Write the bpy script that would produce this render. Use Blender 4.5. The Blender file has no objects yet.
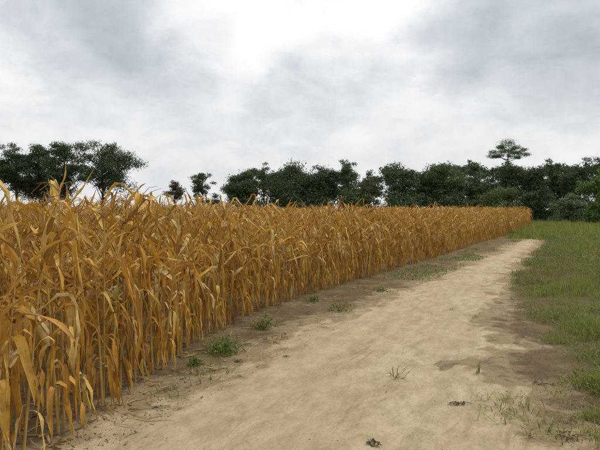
import bpy, math
import numpy as np

# ------------------------------------------------------------------ camera / world / sun / exposure
SC = bpy.context.scene
COL = SC.collection
RAD = math.radians
CAM_H = 1.8
PITCH = math.atan(16 / 600.0)            # camera looks slightly below the horizon
cam_data = bpy.data.cameras.new("camera")
cam_data.sensor_width = 36.0
cam_data.lens = 36.0
cam_data.clip_end = 3000.0
cam = bpy.data.objects.new("camera", cam_data)
COL.objects.link(cam)
cam.location = (0, 0, CAM_H)
cam.rotation_euler = (math.pi / 2 - PITCH, 0, 0)
SC.camera = cam

SUN_EL, SUN_AZ = RAD(56), RAD(48)        # veiled sun, high ahead and to the right (azimuth from +Y to +X)
world = bpy.data.worlds.new("World")
SC.world = world
world.use_nodes = True


def build_world():
    nt = world.node_tree
    nt.nodes.clear()
    N = nt.nodes.new
    L = nt.links.new
    out = N("ShaderNodeOutputWorld")
    sky = N("ShaderNodeTexSky")
    sky.sky_type = 'NISHITA'
    sky.sun_disc = False
    sky.sun_elevation = SUN_EL
    sky.sun_rotation = SUN_AZ
    sky.air_density = 1.5
    sky.dust_density = 4.0
    bg1 = N("ShaderNodeBackground")
    bg1.inputs[1].default_value = 0.1
    L(sky.outputs[0], bg1.inputs[0])
    tc = N("ShaderNodeTexCoord")
    sep = N("ShaderNodeSeparateXYZ")
    L(tc.outputs["Generated"], sep.inputs[0])

    def mth(op, a, b=None, c=None, clamp=False):
        n = N("ShaderNodeMath")
        n.operation = op
        n.use_clamp = clamp
        for i, v in enumerate((a, b, c)):
            if v is None:
                continue
            if isinstance(v, (int, float)):
                n.inputs[i].default_value = v
            else:
                L(v, n.inputs[i])
        return n.outputs[0]
    zz = mth('MAXIMUM', sep.outputs[2], 0.0)
    den = mth('ADD', zz, 0.42)
    comb = N("ShaderNodeCombineXYZ")
    L(mth('DIVIDE', sep.outputs[0], den), comb.inputs[0])
    L(mth('DIVIDE', sep.outputs[1], den), comb.inputs[1])

    def noise(scale, detail, rough, dist, w):
        n = N("ShaderNodeTexNoise")
        n.noise_dimensions = '4D'
        n.inputs["W"].default_value = w
        n.inputs["Scale"].default_value = scale
        n.inputs["Detail"].default_value = detail
        n.inputs["Roughness"].default_value = rough
        n.inputs["Distortion"].default_value = dist
        L(comb.outputs[0], n.inputs["Vector"])
        return n.outputs[0]
    n1 = noise(2.6, 8, 0.56, 0.30, 2.3)
    n2 = noise(7.5, 8, 0.60, 0.35, 7.9)
    field = mth('ADD', mth('MULTIPLY', n1, 0.74), mth('MULTIPLY', n2, 0.50))     # about 0.5
    # the big soft masses of this sky: thick grey decks and one thin bright gap (directions, pixel picked)

    def blob(px, py, r, amount, prev):
        d = np.array([(px - 300) / 600., 1.0, (209 - py) / 600.])
        d /= np.linalg.norm(d)
        dp = N("ShaderNodeVectorMath")
        dp.operation = 'DOT_PRODUCT'
        L(tc.outputs["Generated"], dp.inputs[0])
        dp.inputs[1].default_value = tuple(d)
        mr = N("ShaderNodeMapRange")
        mr.interpolation_type = 'SMOOTHSTEP'
        mr.inputs["From Min"].default_value = math.cos(r / 600.)
        mr.inputs["From Max"].default_value = 1.0
        mr.inputs["To Min"].default_value = 0.0
        mr.inputs["To Max"].default_value = amount
        L(dp.outputs["Value"], mr.inputs[0])
        return mth('ADD', prev, mr.outputs[0])
    field = mth('SUBTRACT', field, 0.05)
    for b in SKY_BLOBS:
        field = blob(*b, field)
    ramp = N("ShaderNodeValToRGB")
    cr = ramp.color_ramp
    cr.interpolation = 'LINEAR'
    cr.elements[0].position = 0.30
    cr.elements[0].color = (0.80, 0.80, 0.80, 1)
    cr.elements[1].position = 0.92
    cr.elements[1].color = (0.31, 0.345, 0.385, 1)
    e = cr.elements.new(0.50)
    e.color = (0.655, 0.665, 0.675, 1)
    e = cr.elements.new(0.66)
    e.color = (0.485, 0.515, 0.545, 1)
    L(field, ramp.inputs[0])
    # the layer turns even and pale low down
    hz = N("ShaderNodeMapRange")
    hz.inputs["From Min"].default_value = 0.0
    hz.inputs["From Max"].default_value = 0.22
    hz.inputs["To Min"].default_value = 0.80
    hz.inputs["To Max"].default_value = 0.0
    L(zz, hz.inputs[0])
    mx = N("ShaderNodeMix")
    mx.data_type = 'RGBA'
    L(hz.outputs[0], mx.inputs["Factor"])
    L(ramp.outputs[0], mx.inputs["A"])
    mx.inputs["B"].default_value = (0.62, 0.63, 0.64, 1)
    bg2 = N("ShaderNodeBackground")
    bg2.inputs[1].default_value = 1.0
    L(mx.outputs["Result"], bg2.inputs[0])
    mix = N("ShaderNodeMixShader")
    mix.inputs[0].default_value = 0.95
    L(bg1.outputs[0], mix.inputs[1])
    L(bg2.outputs[0], mix.inputs[2])
    L(mix.outputs[0], out.inputs[0])


SKY_BLOBS = [(70, 20, 80, 0.117), (120, 42, 80, 0.117), (175, 62, 80, 0.117), (235, 82, 80, 0.117), (295, 96, 75, 0.104),
             (350, 92, 65, 0.078), (405, 72, 80, 0.104), (450, 40, 70, 0.078), (505, 22, 95, 0.117), (560, 40, 95, 0.117), (620, 50, 100, 0.117),
             (310, -15, 180, -0.22), (215, 8, 80, -0.10), (400, 15, 70, -0.08), (15, 40, 70, -0.10), (60, 110, 100, -0.08), (480, 110, 110, -0.06), (200, 130, 110, -0.05)]
build_world()

sun_data = bpy.data.lights.new("sun", 'SUN')
sun_data.energy = 1.5
sun_data.angle = RAD(24)
sun_data.color = (1.0, 0.96, 0.88)
sun = bpy.data.objects.new("sun", sun_data)
COL.objects.link(sun)
sun.location = (0, 0, 60)
sun.rotation_euler = (-(math.pi / 2 - SUN_EL), 0, -SUN_AZ)

SC.view_settings.view_transform = 'Standard'
SC.view_settings.look = 'None'
SC.view_settings.exposure = 0.42
SC.view_settings.gamma = 1.0
SC.view_settings.use_curve_mapping = False
SC.render.engine = 'CYCLES'
SC.cycles.max_bounces = 8
SC.cycles.transparent_max_bounces = 8

# ------------------------------------------------------------------ numeric helpers
RNG = np.random.default_rng(11)


def unproject(px, py, z=0.0):
    """picture position (600x450) -> point on the level z"""
    xc, yc = (px - 300) / 600., (225 - py) / 600.
    dy = math.cos(PITCH) + yc * math.sin(PITCH)
    dz = -math.sin(PITCH) + yc * math.cos(PITCH)
    k = (z - CAM_H) / dz
    return xc * k, dy * k


def hash2(ix, iy, seed):
    h = (ix.astype(np.int64) * 374761393 + iy.astype(np.int64) * 668265263 + seed * 982451653) & 0xFFFFFFFF
    h = ((h ^ (h >> 13)) * 1274126177) & 0xFFFFFFFF
    return ((h ^ (h >> 16)) & 0xFFFF) / 65535.0


def vnoise(x, y, seed=0):
    x = np.asarray(x, float)
    y = np.asarray(y, float)
    ix, iy = np.floor(x), np.floor(y)
    fx, fy = x - ix, y - iy
    fx = fx * fx * (3 - 2 * fx)
    fy = fy * fy * (3 - 2 * fy)
    a, b = hash2(ix, iy, seed), hash2(ix + 1, iy, seed)
    c, d = hash2(ix, iy + 1, seed), hash2(ix + 1, iy + 1, seed)
    return (a + (b - a) * fx) * (1 - fy) + (c + (d - c) * fx) * fy


def fbm(x, y, f, octv=4, seed=0):
    s, a, t = 0, 1.0, 0
    for o in range(octv):
        s = s + a * vnoise(np.asarray(x) * f, np.asarray(y) * f, seed + o * 17)
        t += a
        a *= 0.5
        f *= 2.03
    return s / t


def sstep(a, b, x):
    t = np.clip((np.asarray(x, float) - a) / (b - a), 0, 1)
    return t * t * (3 - 2 * t)


def curve_from_pixels(pts, before, after=None):
    g = [unproject(*p) for p in pts]
    g = list(before) + g + (list(after) if after else [])
    g.sort(key=lambda q: q[1])
    return np.array([q[1] for q in g]), np.array([q[0] for q in g])


# boundaries as X(depth): the edge of the corn, the sand's left and right limits
EZ, EX = curve_from_pixels([(48, 452), (92, 422), (114, 404), (150, 379), (176, 362), (197, 346), (240, 322), (300, 299),
                            (400, 269), (490, 241), (530, 228)], [(-3.6, -3.0)])
PLZ, PLX = curve_from_pixels([(60, 450), (130, 415), (190, 388), (245, 362), (285, 337), (340, 314), (368, 305), (400, 290),
                              (420, 284), (465, 265), (492, 254), (519, 241), (532, 237)], [(-2.6, -3.0)])
PRZ, PRX = curve_from_pixels([(640, 458), (592, 440), (556, 424), (530, 410), (518, 398), (548, 388), (500, 376), (486, 364), (492, 356),
                              (536, 349), (505, 338), (498, 322), (509, 292), (514, 275), (531, 256), (541, 244),
                              (544, 238)], [(4.2, -3.0)])
# where closed grass begins on the right-hand verge
GLZ, GLX = curve_from_pixels([(612, 456), (588, 438), (574, 420), (566, 395), (566, 370), (568, 350), (548, 340), (528, 326), (514, 306),
                              (511, 290), (518, 272), (535, 254), (545, 242)], [(5.0, -3.0)])


def xe(z): return np.interp(z, EZ, EX)
def xl(z): return np.interp(z, PLZ, PLX) - 0.14
def xr(z): return np.interp(z, PRZ, PRX)
def xg(z): return np.interp(z, GLZ, GLX)


PATH_END = 42.0
RILLS = [[unproject(*p) for p in [(350, 325), (372, 328), (392, 335), (415, 338)]],
         [unproject(*p) for p in [(275, 372), (300, 364), (322, 352), (350, 338)]],
         [unproject(*p) for p in [(362, 307), (378, 301), (395, 295), (412, 287)]],
         [unproject(*p) for p in [(430, 382), (460, 372), (500, 366)]]]


def seg_dist(x, y, pl):
    d = np.full(np.shape(x), 9.0)
    for (ax, ay), (bx, by) in zip(pl[:-1], pl[1:]):
        t = np.clip(((x - ax) * (bx - ax) + (y - ay) * (by - ay)) / ((bx - ax) ** 2 + (by - ay) ** 2), 0, 1)
        d = np.minimum(d, np.hypot(x - ax - t * (bx - ax), y - ay - t * (by - ay)))
    return d


def ground_low(x, y):
    x = np.asarray(x, float)
    y = np.asarray(y, float)
    h = 0.05 * (fbm(x, y, 0.35, 2, 3) - 0.5)
    far = sstep(25, 120, y)
    h = h + far * 0.25 * (fbm(x, y, 0.03, 2, 9) - 0.5)
    # slight bank where the corn stands, slight bank under the verge grass
    e = x - xe(y)
    h = h + 0.05 * (1 - sstep(-0.2, 0.55, e))
    h = h + 0.05 * sstep(-0.3, 1.4, x - xg(y)) * (y > 0)
    return h


def path_mask(x, y):
    """about metres inside the sand, ragged; negative outside"""
    wob = (fbm(x, y, 1.3, 4, 31) - 0.5) * 0.9 + (fbm(x, y, 5.0, 4, 33) - 0.5) * 0.75
    dl = x - xl(y) + wob
    dr = xr(y) - x + (fbm(x, y, 1.6, 4, 47) - 0.5) * 0.8 + (fbm(x, y, 5.0, 4, 49) - 0.5) * 0.85
    de = (PATH_END - y) * 0.25 + (fbm(x, y, 0.7, 3, 5) - .5) * 3
    return np.minimum(np.minimum(dl, dr), de)


def sand_relief(x, y):
    h = 0.030 * (fbm(x, y, 1.7, 4, 61) - 0.5) + 0.026 * (fbm(x, y, 5.0, 4, 71) - 0.5)
    for o in (1.15, 2.6):                       # two worn wheel lines
        d = (x - xl(y) - o + 0.25 * (fbm(x, y, 0.5, 2, 77) - 0.5)) * 0.88
        h = h - 0.022 * np.exp(-(d / 0.16) ** 2) + 0.010 * np.exp(-((np.abs(d) - 0.27) / 0.08) ** 2)
    for i, pl in enumerate(RILLS):
        d = seg_dist(x + 0.10 * (vnoise(x * 4, y * 4, 5) - .5), y + 0.10 * (vnoise(x * 4, y * 4, 6) - .5), pl)
        h = h + (0.030 if i == 2 else -0.014) * np.exp(-(d / (0.07 if i == 2 else 0.03)) ** 2)
    return h


def surf(x, y):
    """height of whatever ground surface is on top"""
    g = ground_low(x, y)
    m = path_mask(x, y)
    return g + np.where(m > 0.1, 0.006 + sand_relief(x, y) * np.clip(m / 0.3, 0, 1), 0)


# ------------------------------------------------------------------ mesh helpers
def mesh_np(name, V, F, UV=None, attrs=None, smooth=True):
    """V (n,3); F (m,k) one face size; UV per vertex"""
    me = bpy.data.meshes.new(name)
    V = np.asarray(V, np.float32)
    F = np.asarray(F, np.int32)
    m, k = F.shape
    me.vertices.add(len(V))
    me.vertices.foreach_set("co", V.ravel())
    me.loops.add(m * k)
    me.loops.foreach_set("vertex_index", F.ravel())
    me.polygons.add(m)
    me.polygons.foreach_set("loop_start", np.arange(0, m * k, k, dtype=np.int32))
    me.polygons.foreach_set("loop_total", np.full(m, k, np.int32))
    if smooth:
        me.polygons.foreach_set("use_smooth", np.ones(m, bool))
    if UV is not None:
        lay = me.uv_layers.new(name="UVMap")
        lay.data.foreach_set("uv", np.asarray(UV, np.float32)[F.ravel()].ravel())
    for an, av in (attrs or {}).items():
        at = me.attributes.new(an, 'FLOAT', 'POINT')
        at.data.foreach_set("value", np.asarray(av, np.float32))
    me.update(calc_edges=True)
    me.validate()
    return me


def obj(name, me, mat=None, parent=None, loc=None):
    if mat is not None and not me.materials:
        me.materials.append(mat)
    o = bpy.data.objects.new(name, me)
    COL.objects.link(o)
    if parent is not None:
        o.parent = parent
    if loc is not None:
        o.location = loc
    return o


def empty(name, loc, rz=0.0):
    o = bpy.data.objects.new(name, None)
    o.empty_display_size = 0.2
    COL.objects.link(o)
    o.location = loc
    o.rotation_euler = (0, 0, rz)
    return o


def tag(o, label=None, cat=None, group=None, kind=None):
    if label:
        o["label"] = label
    if cat:
        o["category"] = cat
    if group:
        o["group"] = group
    if kind:
        o["kind"] = kind
    return o


class Acc:
    """collects quad pieces into one mesh"""
    def __init__(self):
        self.V, self.F, self.U, self.n = [], [], [], 0

    def add(self, V, F, U):
        self.V.append(V)
        self.F.append(F + self.n)
        self.U.append(U)
        self.n += len(V)

    def mesh(self, name, smooth=True):
        return mesh_np(name, np.concatenate(self.V), np.concatenate(self.F), np.concatenate(self.U), smooth=smooth)

    def arrays(self):
        return np.concatenate(self.V), np.concatenate(self.F), np.concatenate(self.U)


def tube(P, R, sides=6):
    """tapered tube along points P with radii R -> V,F,UV quads"""
    P = np.asarray(P, float)
    n = len(P)
    T = np.gradient(P, axis=0)
    T /= np.linalg.norm(T, axis=1)[:, None] + 1e-9
    ref = np.array([1.0, 0, 0]) if abs(T[0][0]) < 0.8 else np.array([0, 1.0, 0])
    A = np.cross(T, ref)
    A /= np.linalg.norm(A, axis=1)[:, None] + 1e-9
    B = np.cross(T, A)
    a = np.linspace(0, 2 * np.pi, sides, endpoint=False)
    V = P[:, None, :] + np.asarray(R)[:, None, None] * (np.cos(a)[None, :, None] * A[:, None, :] + np.sin(a)[None, :, None] * B[:, None, :])
    idx = np.arange(n * sides).reshape(n, sides)
    F = np.stack([idx[:-1], np.roll(idx, -1, 1)[:-1], np.roll(idx, -1, 1)[1:], idx[1:]], -1).reshape(-1, 4)
    U = np.stack(np.broadcast_arrays(np.linspace(0, 1, sides)[None, :], np.linspace(0, 1, n)[:, None]), -1).reshape(-1, 2)
    return V.reshape(-1, 3), F, U


# ------------------------------------------------------------------ material helpers
class Mat:
    def __init__(self, name):
        self.m = bpy.data.materials.new(name)
        self.m.use_nodes = True
        self.nt = self.m.node_tree
        self.nt.nodes.clear()
        self.out = self.N("ShaderNodeOutputMaterial")

    def N(self, t):
        return self.nt.nodes.new(t)

    def L(self, a, b):
        self.nt.links.new(a, b)

    def set(self, sock, v):
        if hasattr(v, "is_output"):
            self.L(v, sock)
        else:
            sock.default_value = v

    def math(self, op, a, b=0.0, clamp=False):
        n = self.N("ShaderNodeMath")
        n.operation = op
        n.use_clamp = clamp
        self.set(n.inputs[0], a)
        self.set(n.inputs[1], b)
        return n.outputs[0]

    def noise(self, vec, scale, detail=4, rough=0.55, dist=0.0):
        n = self.N("ShaderNodeTexNoise")
        n.inputs["Scale"].default_value = scale
        n.inputs["Detail"].default_value = detail
        n.inputs["Roughness"].default_value = rough
        n.inputs["Distortion"].default_value = dist
        self.L(vec, n.inputs["Vector"])
        return n.outputs[0]

    def ramp(self, f, stops):
        n = self.N("ShaderNodeValToRGB")
        cr = n.color_ramp
        while len(cr.elements) < len(stops):
            cr.elements.new(0.5)
        for e, (p, c) in zip(cr.elements, stops):
            e.position = p
            e.color = (*c, 1) if len(c) == 3 else c
        self.set(n.inputs[0], f)
        return n.outputs[0]

    def grey(self, f, stops):
        return self.ramp(f, [(p, (v, v, v)) for p, v in stops])

    def mix(self, f, a, b, blend='MIX'):
        n = self.N("ShaderNodeMix")
        n.data_type = 'RGBA'
        n.blend_type = blend
        self.set(n.inputs["Factor"], f)
        for s, v in ((n.inputs["A"], a), (n.inputs["B"], b)):
            self.set(s, (*v, 1) if isinstance(v, tuple) and len(v) == 3 else v)
        return n.outputs["Result"]

    def scaled(self, vec, s):
        n = self.N("ShaderNodeVectorMath")
        n.operation = 'MULTIPLY'
        self.L(vec, n.inputs[0])
        n.inputs[1].default_value = s
        return n.outputs[0]

    def bump(self, h, strength, dist, normal=None):
        n = self.N("ShaderNodeBump")
        n.inputs["Strength"].default_value = strength
        n.inputs["Distance"].default_value = dist
        self.L(h, n.inputs["Height"])
        if normal is not None:
            self.L(normal, n.inputs["Normal"])
        return n.outputs[0]

    def finish(self, col, rough=0.8, normal=None, translucent=0.0, spec=0.3, tcol=None):
        p = self.N("ShaderNodeBsdfPrincipled")
        self.set(p.inputs["Base Color"], col)
        self.set(p.inputs["Roughness"], rough)
        p.inputs["Specular IOR Level"].default_value = spec
        if normal is not None:
            self.L(normal, p.inputs["Normal"])
        s = p.outputs[0]
        if translucent > 0:
            t = self.N("ShaderNodeBsdfTranslucent")
            self.set(t.inputs["Color"], tcol if tcol is not None else col)
            mx = self.N("ShaderNodeMixShader")
            mx.inputs[0].default_value = translucent
            self.L(s, mx.inputs[1])
            self.L(t.outputs[0], mx.inputs[2])
            s = mx.outputs[0]
        self.L(s, self.out.inputs[0])
        return self.m

    def coords(self, k="Object"):
        return self.N("ShaderNodeTexCoord").outputs[k]

    def rnd(self):
        g = self.N("ShaderNodeNewGeometry").outputs["Random Per Island"]
        o = self.N("ShaderNodeObjectInfo").outputs["Random"]
        return self.math('FRACT', self.math('ADD', g, o))


def mat_corn_leaf(name, ramp, green=False):
    m = Mat(name)
    uv = m.coords("UV")
    r = m.rnd()
    base = m.ramp(r, ramp)
    st = m.noise(m.scaled(uv, (26, 1.4, 1)), 1.0, 3, 0.6)
    base = m.mix(m.grey(st, [(0.35, 0.0), (0.65, 0.32)]), base, (0.74, 0.46, 0.095))
    pos = m.N("ShaderNodeNewGeometry").outputs["Position"]
    bl = m.noise(pos, 9.0, 4, 0.6)
    base = m.mix(m.grey(bl, [(0.48, 0.0), (0.68, 0.6)]), base, (0.25, 0.115, 0.026))
    fl = m.noise(pos, 55.0, 3, 0.6)
    base = m.mix(m.grey(fl, [(0.60, 0.0), (0.72, 0.7)]), base, (0.16, 0.085, 0.035))
    sp = m.N("ShaderNodeSeparateXYZ")
    m.L(uv, sp.inputs[0])
    rib = m.math('ABSOLUTE', m.math('SUBTRACT', sp.outputs[0], 0.5))
    base = m.mix(m.grey(rib, [(0.0, 0.55), (0.09, 0.0)]), base, (0.66, 0.45, 0.15))
    base = m.mix(m.grey(sp.outputs[1], [(0.75, 0.0), (1.0, 0.6)]), base, (0.30, 0.15, 0.05))
    nrm = m.bump(st, 0.5, 0.004)
    return m.finish(base, 0.58, nrm, 0.14, 0.3)


# ------------------------------------------------------------------ materials
M = {}
M['leaf'] = mat_corn_leaf("dry_corn_leaf", [(0.0, (0.17, 0.062, 0.010)), (0.18, (0.39, 0.160, 0.018)), (0.42, (0.60, 0.295, 0.034)),
                                            (0.68, (0.70, 0.395, 0.056)), (0.89, (0.77, 0.53, 0.13)), (1.0, (0.80, 0.66, 0.34))])
M['leaf_green'] = mat_corn_leaf("greenish_corn_leaf", [(0.0, (0.22, 0.26, 0.04)), (0.5, (0.32, 0.29, 0.05)), (1.0, (0.50, 0.36, 0.09))])


def mat_stalk(name, a, b):
    m = Mat(name)
    pos = m.coords("Object")
    n = m.noise(m.scaled(pos, (30, 30, 5)), 1.0, 3, 0.6)
    c = m.mix(m.grey(n, [(0.35, 0), (0.68, 1)]), a, b)
    return m.finish(c, 0.6, m.bump(n, 0.3, 0.004), 0.0, 0.3)


M['stalk'] = mat_stalk("corn_stalk", (0.52, 0.355, 0.105), (0.30, 0.155, 0.032))
M['stalk_green'] = mat_stalk("green_corn_stalk", (0.25, 0.33, 0.06), (0.48, 0.40, 0.14))
M['husk'] = mat_stalk("corn_husk", (0.66, 0.50, 0.25), (0.48, 0.30, 0.10))
M['tassel'] = mat_stalk("corn_tassel", (0.42, 0.24, 0.075), (0.28, 0.14, 0.04))


def mat_sand():
    m = Mat("sand_track")
    p = m.coords("Object")
    mp = m.N("ShaderNodeMapping")
    mp.inputs["Rotation"].default_value = (0, 0, RAD(22))
    m.L(p, mp.inputs[0])
    p = m.scaled(mp.outputs[0], (1.0, 0.45, 1.0))          # streaks run with the track
    n1 = m.noise(p, 1.1, 6, 0.62, 0.4)
    n2 = m.noise(p, 5.0, 8, 0.72, 0.3)
    n3 = m.noise(p, 45.0, 5, 0.75)
    n4 = m.noise(m.scaled(p, (1.3, 0.6, 1)), 2.3, 9, 0.74, 0.8)
    c = m.ramp(n1, [(0.3, (0.40, 0.315, 0.185)), (0.5, (0.475, 0.382, 0.235)), (0.7, (0.535, 0.443, 0.285))])
    c = m.mix(m.grey(n2, [(0.38, 0.9), (0.55, 0.0)]), c, (0.36, 0.285, 0.170))
    c = m.mix(m.grey(n2, [(0.56, 0.0), (0.70, 0.5)]), c, (0.58, 0.50, 0.345))
    c = m.mix(m.grey(n4, [(0.53, 0.0), (0.66, 0.7)]), c, (0.29, 0.21, 0.115))
    at = m.N("ShaderNodeAttribute")
    at.attribute_name = "edge"
    ed = m.math('ADD', at.outputs["Fac"], m.math('MULTIPLY', m.math('SUBTRACT', m.noise(p, 3.2, 8, 0.72, 0.5), 0.5), 2.4))
    c = m.mix(m.grey(ed, [(0.38, 0.0), (0.72, 0.9)]), c, (0.255, 0.185, 0.098))
    n5 = m.noise(m.scaled(p, (2.2, 0.9, 1)), 3.1, 7, 0.72, 1.6)
    cr = m.math('ABSOLUTE', m.math('SUBTRACT', n5, 0.5))
    c = m.mix(m.math('MULTIPLY', m.grey(cr, [(0.0, 0.35), (0.022, 0.0)]), m.grey(n1, [(0.42, 0.0), (0.58, 1.0)])), c, (0.22, 0.15, 0.075))
    c = m.mix(m.grey(n3, [(0.30, 0.45), (0.46, 0.0)]), c, (0.20, 0.135, 0.065))
    c = m.mix(m.grey(n3, [(0.58, 0.0), (0.74, 0.4)]), c, (0.66, 0.56, 0.38))
    p = m.coords("Object")
    nb = m.bump(m.noise(p, 9.0, 8, 0.72), 0.55, 0.05)
    nb = m.bump(m.noise(p, 110.0, 3, 0.7), 0.5, 0.006, nb)
    return m.finish(c, 0.95, nb, 0, 0.15)


def mat_ground():
    m = Mat("soil")
    p = m.coords("Object")
    n1 = m.noise(p, 1.4, 5, 0.6, 0.3)
    n2 = m.noise(p, 7.0, 8, 0.74, 0.3)
    n3 = m.noise(m.scaled(p, (1, 1, 1)), 60.0, 4, 0.75)
    soil = m.ramp(n1, [(0.3, (0.145, 0.100, 0.052)), (0.55, (0.225, 0.162, 0.086)), (0.75, (0.32, 0.24, 0.135))])
    soil = m.mix(m.grey(n2, [(0.52, 0.0), (0.72, 0.6)]), soil, (0.34, 0.26, 0.15))
    soil = m.mix(m.grey(n3, [(0.30, 0.6), (0.48, 0.0)]), soil, (0.09, 0.06, 0.032))
    at = m.N("ShaderNodeAttribute")
    at.attribute_name = "green"
    aw = m.N("ShaderNodeAttribute")
    aw.attribute_name = "wash"
    wsh = m.math('ADD', aw.outputs["Fac"], m.math('MULTIPLY', m.math('SUBTRACT', m.noise(p, 3.6, 9, 0.74, 0.6), 0.5), 2.2))
    soil = m.mix(m.grey(wsh, [(0.42, 0.0), (0.80, 0.85)]), soil, m.mix(n2, (0.32, 0.24, 0.13), (0.55, 0.44, 0.27)))
    turf = m.ramp(n2, [(0.3, (0.085, 0.085, 0.028)), (0.5, (0.14, 0.125, 0.045)), (0.7, (0.21, 0.165, 0.075))])
    g = m.math('ADD', at.outputs["Fac"], m.math('MULTIPLY', m.math('SUBTRACT', n2, 0.5), 0.7))
    c = m.mix(m.grey(g, [(0.35, 0.0), (0.75, 0.9)]), soil, turf)
    nb = m.bump(n2, 0.9, 0.09)
    nb = m.bump(n3, 0.6, 0.012, nb)
    return m.finish(c, 0.97, nb, 0, 0.1)


M['sand'] = mat_sand()
M['ground'] = mat_ground()


def mat_blade(name, stops, trans=0.3, rough=0.55):
    m = Mat(name)
    r = m.rnd()
    c = m.ramp(r, stops)
    pos = m.N("ShaderNodeNewGeometry").outputs["Position"]
    n = m.noise(pos, 0.8, 3, 0.6)
    c = m.mix(m.grey(n, [(0.35, 0.0), (0.7, 0.35)]), c, (0.5, 0.5, 0.5), 'MULTIPLY')
    return m.finish(c, rough, None, trans, 0.25)


M['grass'] = mat_blade("green_grass", [(0, (0.105, 0.150, 0.020)), (0.35, (0.205, 0.260, 0.036)), (0.7, (0.33, 0.345, 0.065)), (1, (0.45, 0.40, 0.14))])
M['drygrass'] = mat_blade("dry_grass", [(0, (0.16, 0.13, 0.045)), (0.5, (0.27, 0.205, 0.085)), (1, (0.40, 0.31, 0.15))])
M['weed'] = mat_blade("weed_leaf", [(0, (0.105, 0.155, 0.026)), (0.5, (0.185, 0.255, 0.046)), (1, (0.33, 0.37, 0.10))])
M['weedstem'] = mat_blade("weed_stem", [(0, (0.11, 0.12, 0.04)), (1, (0.20, 0.16, 0.07))], 0.0)
M['litter'] = mat_corn_leaf("litter_leaf", [(0, (0.13, 0.085, 0.036)), (0.6, (0.24, 0.16, 0.075)), (1, (0.38, 0.27, 0.14))])
M['debris'] = mat_blade("dark_debris", [(0, (0.13, 0.105, 0.055)), (0.6, (0.22, 0.175, 0.09)), (1, (0.34, 0.26, 0.14))], 0.0, 0.9)


def mat_clod():
    m = Mat("clod")
    r = m.rnd()
    c = m.ramp(r, [(0, (0.20, 0.145, 0.075)), (0.6, (0.30, 0.225, 0.118)), (1, (0.40, 0.31, 0.175))])
    n = m.noise(m.N("ShaderNodeNewGeometry").outputs["Position"], 120, 3, 0.6)
    return m.finish(c, 0.95, m.bump(n, 0.5, 0.004), 0, 0.1)


M['clod'] = mat_clod()


def mat_bark():
    m = Mat("bark")
    p = m.coords("Object")
    n = m.noise(m.scaled(p, (6, 6, 1.2)), 1.0, 4, 0.65)
    c = m.ramp(n, [(0.3, (0.035, 0.026, 0.018)), (0.7, (0.11, 0.085, 0.06))])
    return m.finish(c, 0.95, m.bump(n, 0.8, 0.05), 0, 0.1)


M['bark'] = mat_bark()


def mat_foliage(name, a, b, c2, trans=0.25):
    m = Mat(name)
    r = m.N("ShaderNodeNewGeometry").outputs["Random Per Island"]
    c = m.ramp(r, [(0, a), (0.55, b), (1, c2)])
    pos = m.N("ShaderNodeNewGeometry").outputs["Position"]
    n = m.noise(pos, 0.7, 2, 0.5)
    c = m.mix(m.grey(n, [(0.4, 0.0), (0.65, 0.45)]), c, c2 if isinstance(c2, tuple) else c2)
    return m.finish(c, 0.6, None, trans, 0.2)


M['f_dark'] = mat_foliage("foliage_dark", (0.033, 0.056, 0.024), (0.060, 0.095, 0.038), (0.099, 0.140, 0.051))
M['f_mid'] = mat_foliage("foliage_mid", (0.047, 0.078, 0.028), (0.084, 0.128, 0.043), (0.140, 0.184, 0.062))
M['f_olive'] = mat_foliage("foliage_olive", (0.063, 0.086, 0.039), (0.113, 0.143, 0.056), (0.179, 0.198, 0.084))
M['f_pale'] = mat_foliage("foliage_grey_green", (0.067, 0.108, 0.048), (0.120, 0.168, 0.075), (0.172, 0.224, 0.105))
M['f_bright'] = mat_foliage("foliage_bright", (0.057, 0.109, 0.026), (0.104, 0.180, 0.042), (0.180, 0.264, 0.064))
M['f_rust'] = mat_foliage("foliage_rusty", (0.053, 0.060, 0.030), (0.098, 0.090, 0.045), (0.179, 0.113, 0.060))

# ------------------------------------------------------------------ ground sheet and sand track


def graded(a, b, near0, near1, fine, grow=1.12, cap=60):
    xs = list(np.arange(near0, near1, fine))
    st, x = fine, xs[-1]
    while x < b:
        st = min(st * grow, cap)
        x += st
        xs.append(x)
    st, x = fine, near0
    lo = []
    while x > a:
        st = min(st * grow, cap)
        x -= st
        lo.append(x)
    return np.array(lo[::-1] + xs)


def grass_amount(x, y):
    """cover of the verge to the right of the track, 0..1"""
    d = x - xg(y)
    g = sstep(-0.15, 0.45, d + (fbm(x, y, 1.1, 3, 83) - 0.5) * 0.9)
    end = sstep(33, 43, y + (fbm(x, y, 0.4, 2, 19) - .5) * 8) * (x > xe(y) + 0.3)
    return np.clip(np.maximum(g, end), 0, 1)


def tufted(x, y):
    return 0.04 + 1.6 * sstep(0.47, 0.62, fbm(x, y, 2.6, 3, 171) * 0.6 + fbm(x, y, 0.7, 2, 173) * 0.4)


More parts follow.
